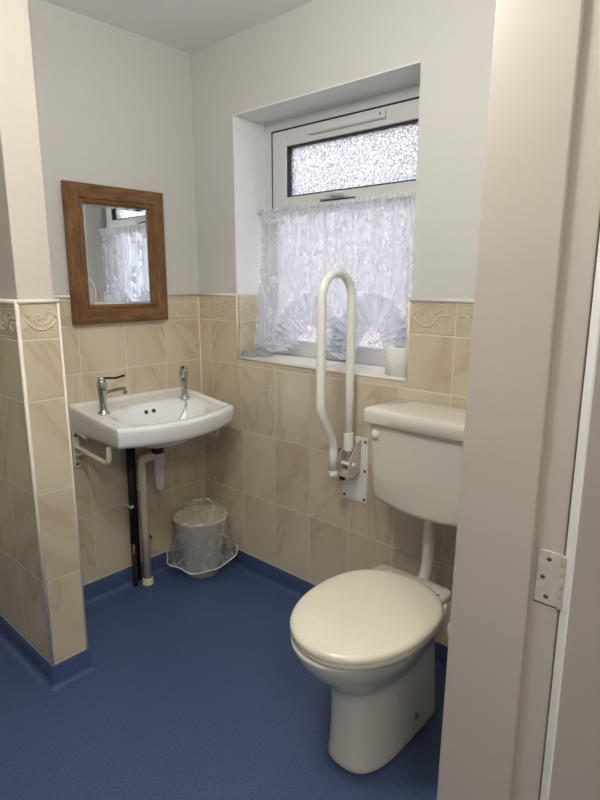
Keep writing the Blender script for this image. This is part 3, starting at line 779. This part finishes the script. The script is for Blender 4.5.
# ------------------------------------------------------------------ toilet
TYC = -1.325
toi = empty('toilet', (-.35, TYC, 0), 'white toilet with closed cream seat lid under a low-level cistern', 'toilet')
def dring(z, xb, xf, hw, nose=2.2, back=6, yc=TYC, n=56, wide=.42):
    """plan outline: squarish at the back xb, rounded at the front xf; widest at fraction wide from the back"""
    xc = xb+(xf-xb)*wide; pts = []
    for k in range(n):
        a = 2*pi*k/n; c_, s_ = cos(a), sin(a)
        e = nose if c_ > 0 else back
        L_ = (xf-xc) if c_ > 0 else (xb-xc)
        pts.append((xc+L_*abs(c_)**(2/e), yc+hw*math.copysign(abs(s_)**(2/e), s_), z))
    return pts
bm = bmesh.new()
rr = [dring(0, -.205, -.597, .099, 2.8, 9, yc=TYC-.008, wide=.5), dring(.012, -.205, -.599, .100, 2.8, 9, yc=TYC-.008, wide=.5), dring(.05, -.205, -.592, .096, 2.7, 9, yc=TYC-.007, wide=.5),
      dring(.15, -.207, -.586, .095, 2.6, 8, yc=TYC-.005, wide=.5), dring(.235, -.210, -.590, .098, 2.4, 7, yc=TYC-.003, wide=.5), dring(.265, -.210, -.603, .106, 2.3, 6, wide=.5),
      dring(.295, -.212, -.640, .124, 2.2, 4.5, wide=.5), dring(.33, -.212, -.680, .148, 2.15, 4, wide=.48), dring(.37, -.212, -.712, .167, 2.1, 4, wide=.46),
      dring(.405, -.212, -.727, .176, 2.1, 4, wide=.46), dring(.418, -.212, -.730, .178, 2.1, 4, wide=.46), dring(.424, -.216, -.724, .173, 2.1, 4, wide=.46)]
loft(bm, rr)
# the narrower tail behind the bowl
for v in bm.verts:
    k = sst((v.co.x+.50)/.26)   # 1 at the back
    if v.co.z > .2:
        s = 1-(.10*k)*sst((v.co.z-.2)/.1)
        v.co.y = TYC+(v.co.y-TYC)*s
pan = link('pan', bm, 'ceramic2', toi, angle=70, sub=1)
for sg in (-1, 1):
    bm = bmesh.new(); lathe(bm, [(0, sg*.010), (.006, sg*.009), (.009, sg*.004), (.011, 0), (.011, -sg*.006)], -.350, TYC-.006+sg*.0955, 16, axis='y', cz=.075); link('floor_screw', bm, 'screw', pan, smooth=True)
bm = bmesh.new()
loft(bm, [dring(.412, -.205, -.34, .128, 5, 7), dring(.430, -.203, -.34, .132, 5, 7), dring(.437, -.208, -.335, .127, 5, 7)])
link('pan_deck', bm, 'ceramic2', pan, angle=60)
bm = bmesh.new()
def sring(z, g_): return dring(z, -.258-g_, -.730+g_, .187-g_, 2.12, 2.3, yc=TYC-.009, wide=.46)
loft(bm, [sring(.424, .012), sring(.427, .004), sring(.436, .003), sring(.440, .008)]); seat = link('seat', bm, 'seat', toi, angle=50)
bm = bmesh.new()
loft(bm, [sring(.441, .008), sring(.4425, .001), sring(.452, 0), sring(.458, .004), sring(.4615, .012), sring(.4635, .03), sring(.4655, .07), sring(.4665, .12), sring(.467, .17)]); link('lid', bm, 'seat', toi, angle=60)
for sg in (-1, 1):
    bm = bmesh.new(); lathe(bm, [(0, 0), (.009, 0), (.009, .003), (.006, .005), (0, .0055)], -.245, TYC+sg*.078, 18, cz=.436)
    box(bm, -.30, -.250, TYC+sg*.078-.006, TYC+sg*.078+.006, .437, .4405); link('seat_hinge', bm, 'seat', seat, angle=40)
bm = bmesh.new(); lathe(bm, [(0, .001), (.004, 0.0005), (.004, -.003)], -.262, TYC-.108, 10, cz=.4375); link('hinge_screw', bm, 'screw', seat)
# cistern
def cring(z, xb, xf, hw, bulge=.014, n=20, r=.028):
    pts = [(xb, TYC+hw, z)]
    m = 14
    for k in range(m+1):
        t_ = k/m; y = TYC+hw-2*hw*t_; s = (2*t_-1)
        edge = (1-abs(s))*hw
        c_ = r-math.sqrt(max(0, r*r-(r-min(edge, r))**2)) if edge < r else 0
        pts.append((xf+c_-bulge*(1-s*s), y, z))
    pts.append((xb, TYC-hw, z))
    return pts
def cr(z, xb, xf, hw, bulge=.014, r=.028):
    pts = [(xb, TYC+hw, z)]
    for k in range(7):
        a = R(90*k/6); pts.append((xf+r-r*sin(a), TYC+hw-r+r*cos(a), z))
    for k in range(1, 12):
        s = -1+2*k/12; pts.append((xf-bulge*(1-s*s), TYC-s*(hw-r), z))
    for k in range(7):
        a = R(90-90*k/6); pts.append((xf+r-r*sin(a), TYC-hw+r-r*cos(a), z))
    pts.append((xb, TYC-hw, z))
    return pts
bm = bmesh.new()
def botz(p, z0, dip): return (p[0], p[1], z0)
rings = [cr(.628, -.03, -.120, .165), cr(.630, -.015, -.165, .188), cr(.636, -.006, -.180, .196), cr(.650, -.004, -.186, .200), cr(.76, -.004, -.190, .208), cr(.908, -.004, -.193, .216)]
# the underside curves down towards the middle
rings2 = []
for q, rg in enumerate(rings):
    rings2.append([(x, y, z-(.020*(1-min(1, abs(y-TYC)/.2)**2) if q < 4 else 0)+(.010 if q < 4 else 0)) for x, y, z in rg])
loft(bm, rings2); cis = link('cistern', bm, 'ceramic2', toi, angle=50)
bm = bmesh.new()
loft(bm, [cr(.904, -.002, -.203, .228), cr(.908, -.002, -.208, .233), cr(.936, -.002, -.209, .234), cr(.946, -.002, -.206, .231), cr(.951, -.003, -.200, .225), cr(.954, -.006, -.180, .205), cr(.956, -.02, -.12, .13)])
link('cistern_lid', bm, 'ceramic2', cis, angle=50)
bm = bmesh.new(); lathe(bm, [(0, -.006), (.010, -.005), (.014, -.002), (.015, .002)], -.1985, TYC+.180, 20, axis='x', cz=.868); link('blanking_cap', bm, 'trap', cis, smooth=True)
bm = bmesh.new(); FY = TYC+.022
tube(bm, smoothpath([(-.095, FY, .625), (-.095, FY, .50), (-.095, FY, .43), (-.115, FY, .375), (-.165, FY, .352), (-.225, FY, .350)], 3), .0205, 18); link('flush_pipe', bm, 'ceramic2', toi, smooth=True)
bm = bmesh.new(); lathe(bm, [(.021, .0), (.030, .004), (.030, .03), (.021, .034)], -.095, FY, 20, cz=.602); link('flush_nut', bm, 'trap', toi, angle=40)
# inlet hose behind the pan
hs_ = bmesh.new(); tube(hs_, smoothpath([(-.06, TYC-.135, .64), (-.10, TYC-.13, .50), (-.13, TYC-.105, .33), (-.10, TYC-.15, .20), (-.03, TYC-.16, .12)], 3), .0055, 8)
link('inlet_hose', hs_, 'rope', toi, smooth=True)

# ------------------------------------------------------------------ fold-up grab rail
GY = -.925
gr = empty('grab_rail', (0, GY, .52), 'white fold-up grab rail raised upright on the wall beside the cistern', 'grab rail')
bm = bmesh.new(); box(bm, -.005, 0, GY-.060, GY+.058, .522, .782)
# raised centre pressing
box(bm, -.011, -.004, GY-.022, GY+.032, .535, .765)
pl = link('wall_plate', bm, 'railwhite', gr, bevel=.0025)
for yy in (GY-.048, GY+.046):
    for zz in (.538, .652, .766):
        bm = bmesh.new(); lathe(bm, [(0, -.0035), (.005, -.003), (.0065, 0)], -.005, yy, 12, axis='x', cz=zz); link('screw', bm, 'screw', pl, smooth=True)
# cheeks of the bracket
bk = None
for yy in (GY-.030, GY+.022):
    bm = bmesh.new(); pts = [(-.008, .648), (-.060, .632), (-.082, .640), (-.086, .665), (-.070, .715), (-.030, .765), (-.008, .775)]
    loft(bm, [[(x, yy, z) for x, z in pts], [(x, yy+.004, z) for x, z in pts]])
    o = link('hinge_cheek', bm, 'bracket', gr, bevel=.0015); bk = o
bm = bmesh.new(); tube(bm, [(-.055, GY-.040, .685), (-.055, GY+.036, .685)], .0085, 14); link('hinge_pin', bm, 'railwhite', gr, angle=40)
bm = bmesh.new(); box(bm, -.080, -.012, GY-.026, GY+.022, .640, .660); box(bm, -.087, -.079, GY-.014, GY+.010, .628, .640, mi=1); link('hinge_block', bm, ['bracket', 'dark'], gr, bevel=.002)
bm = bmesh.new(); tube(bm, smoothpath([(-.085, GY+.026, .668), (-.100, GY+.02, .72), (-.115, GY+.01, .742), (-.09, GY, .752)], 2), .0035, 8); link('release_catch', bm, 'screw', gr, smooth=True)
AX, BXr, GZ = -.044, -.209, 1.298; rt = .0160
cxr = (AX+BXr)/2; rad = (AX-BXr)/2
pts = [Vector((AX, GY, .675)), Vector((AX, GY, 1.0))]
for k in range(0, 25): a = pi*k/24; pts.append(Vector((cxr+rad*cos(a), GY, GZ+rad*sin(a))))
low = smoothpath([(BXr, GY, .96), (BXr, GY, .905), (BXr+.074, GY-.0, .785), (BXr+.074, GY, .735)], 3)
pts += low + [Vector((BXr+.074, GY, .668))]
bm = bmesh.new(); tube(bm, pts, rt, 20, up=(0, 1, 0)); rail = link('rail', bm, 'railwhite', gr, smooth=True)
bm = bmesh.new(); lathe(bm, [(0, 0), (.014, .001), (.0175, .004), (.0175, .022), (.016, .024)], BXr+.074, GY, 20, cz=.655); link('end_cap', bm, 'railwhite', rail, angle=50)
bm = bmesh.new(); lathe(bm, [(.016, 0), (.0195, .001), (.0195, .066), (.016, .068)], AX-.001, GY, 20, cz=.735); link('rail_sleeve', bm, 'railwhite', rail, angle=50)

# ------------------------------------------------------------------ small things
def roll(name, c, axis, r, L_, label):
    bm = bmesh.new(); pr_ = [(.020, 0), (r-.002, 0), (r, .002), (r, L_-.002), (r-.002, L_), (.020, L_), (.020, 0)]
    lathe(bm, pr_, c[0], c[1], 40, axis=axis, cz=c[2])
    o = link(name, bm, 'paper', angle=50); tag(o, label, 'toilet roll')
    bm = bmesh.new(); lathe(bm, [(.0198, .001), (.0182, .001), (.0182, L_-.001), (.0198, L_-.001), (.0198, .001)], c[0], c[1], 30, axis=axis, cz=c[2]); link('cardboard_core', bm, 'card', o, smooth=True)
    return o
roll('toilet_roll', (.050, -1.073, WZ0), 'z', .050, .100, 'white toilet roll standing on the right end of the window sill')
roll('toilet_roll', (-.553, -1.659, .548), 'x', .050, .100, 'white toilet roll on the holder half hidden behind the door jamb')
hl = empty('toilet_roll_holder', (-.60, YW, .56), 'white wall holder carrying the half-hidden toilet roll behind the door jamb', 'toilet roll holder')
bm = bmesh.new(); tube(bm, [(-.56, -1.659, .548), (-.43, -1.659, .548)], .009, 12); tube(bm, [(-.435, -1.659, .548), (-.435, YW, .548)], .007, 12); link('arm', bm, 'railwhite', hl, smooth=True)
bm = bmesh.new(); lathe(bm, [(0, .008), (.022, .006), (.024, .0005)], -.435, YW, 18, axis='y', cz=.548); link('wall_rose', bm, 'railwhite', hl, smooth=True)
# crumpled grey cloth on the sill
bm = bmesh.new(); g = []; nu, nv = 30, 20
for i in range(nu+1):
    g.append([])
    for j in range(nv+1):
        s, t_ = i/nu, j/nv
        x = .012+.095*s+.012*(t_-.5); y = WY0-.012-.052*t_-.045*s+.010*sin(s*5)
        e = min(s, 1-s, t_, 1-t_)
        z = WZ0+.001+sst(e/.18)*(.012+.010*sin(s*9+t_*4)+.010*sin(t_*12+s*3)+.012*s)
        g[-1].append(bm.verts.new((x, y, max(z, WZ0+.0008))))
for i in range(nu):
    for j in range(nv): bm.faces.new((g[i][j], g[i+1][j], g[i+1][j+1], g[i][j+1]))
o = link('folded_cloth', bm, 'cloth', smooth=True); tag(o, 'small crumpled grey cloth lying at the left end of the window sill', 'cloth')
so = o.modifiers.new('thick', 'SOLIDIFY'); so.thickness = .002; so.offset = 1

# ------------------------------------------------------------------ lamps
def lamp(name, x, y, label):
    e = empty(name, (x, y, ZC), label, 'ceiling light')
    bm = bmesh.new(); lathe(bm, [(0, 0), (.15, 0), (.15, -.02), (.14, -.025), (0, -.025)], x, y, 40, cz=ZC); link('lamp_base', bm, 'upvc', e, angle=40)
    bm = bmesh.new(); lathe(bm, [(.138, -.025), (.13, -.05), (.09, -.07), (0, -.078)], x, y, 40, cz=ZC); link('lamp_diffuser', bm, 'lampglow', e, smooth=True)
lamp('ceiling_light', -1.15, -1.30, 'round opal ceiling light in the middle of the washroom')
def area(name, loc, rot, size, power, col, sy=None):
    d = bpy.data.lights.new(name, 'AREA'); d.energy = power; d.color = col; d.size = size; d.shape = 'DISK'
    if sy: d.shape = 'RECTANGLE'; d.size_y = sy
    o = bpy.data.objects.new(name, d); o.location = loc; o.rotation_euler = rot; COL.objects.link(o); return o
pd_ = bpy.data.lights.new('washroom_lamp', 'POINT'); pd_.energy = 14.0; pd_.color = (1, .98, .935); pd_.shadow_soft_size = .12
po_ = bpy.data.objects.new('washroom_lamp', pd_); po_.location = (-1.15, -1.30, ZC-.23); COL.objects.link(po_)
area('hall_lamp', (-1.9, -2.7, ZC-.03), (0, 0, 0), .4, 10.0, (1, .93, .85))
po = area('window_portal', (.285, (WY0+WY1)/2, (WZ0+WZ1)/2), (0, R(90), 0), .97, 1, (1, 1, 1), .85)
po.data.cycles.is_portal = True; po.data.size = .98

wd = bpy.data.worlds.new('overcast_sky'); S.world = wd; wd.use_nodes = True
nt = wd.node_tree; nt.nodes.clear()
out = nt.nodes.new('ShaderNodeOutputWorld'); bg = nt.nodes.new('ShaderNodeBackground')
tc = nt.nodes.new('ShaderNodeTexCoord'); sp = nt.nodes.new('ShaderNodeSeparateXYZ'); cr_ = nt.nodes.new('ShaderNodeValToRGB')
nt.links.new(tc.outputs['Generated'], sp.inputs[0]); nt.links.new(sp.outputs[2], cr_.inputs[0])
cr_.color_ramp.elements[0].position = 0; cr_.color_ramp.elements[0].color = (.74, .78, .84, 1)
cr_.color_ramp.elements[1].position = .6; cr_.color_ramp.elements[1].color = (.86, .90, .97, 1)
nt.links.new(cr_.outputs[0], bg.inputs[0]); bg.inputs[1].default_value = 4.9; nt.links.new(bg.outputs[0], out.inputs[0])

# ------------------------------------------------------------------ camera
cd = bpy.data.cameras.new('camera'); cam = bpy.data.objects.new('camera', cd); COL.objects.link(cam)
cd.sensor_fit = 'HORIZONTAL'; cd.sensor_width = 36; cd.lens = 566.5/600*36; cd.clip_start = .02
yaw, pitch, roll_ = .7348, .2072, .0009
F = Vector((cos(pitch)*cos(yaw), cos(pitch)*sin(yaw), -sin(pitch))); Rt = Vector((sin(yaw), -cos(yaw), 0)); U = Rt.cross(F)
Rt, U = cos(roll_)*Rt+sin(roll_)*U, -sin(roll_)*Rt+cos(roll_)*U
mw = Matrix((Rt, U, -F)).transposed().to_4x4(); mw.translation = (-1.677, -2.155, 1.354)
cam.matrix_world = mw; S.camera = cam
S.view_settings.view_transform = 'Standard'; S.view_settings.look = 'None'; S.view_settings.exposure = 0.88; S.view_settings.gamma = 1
S.cycles.max_bounces = 10; S.cycles.transparent_max_bounces = 16
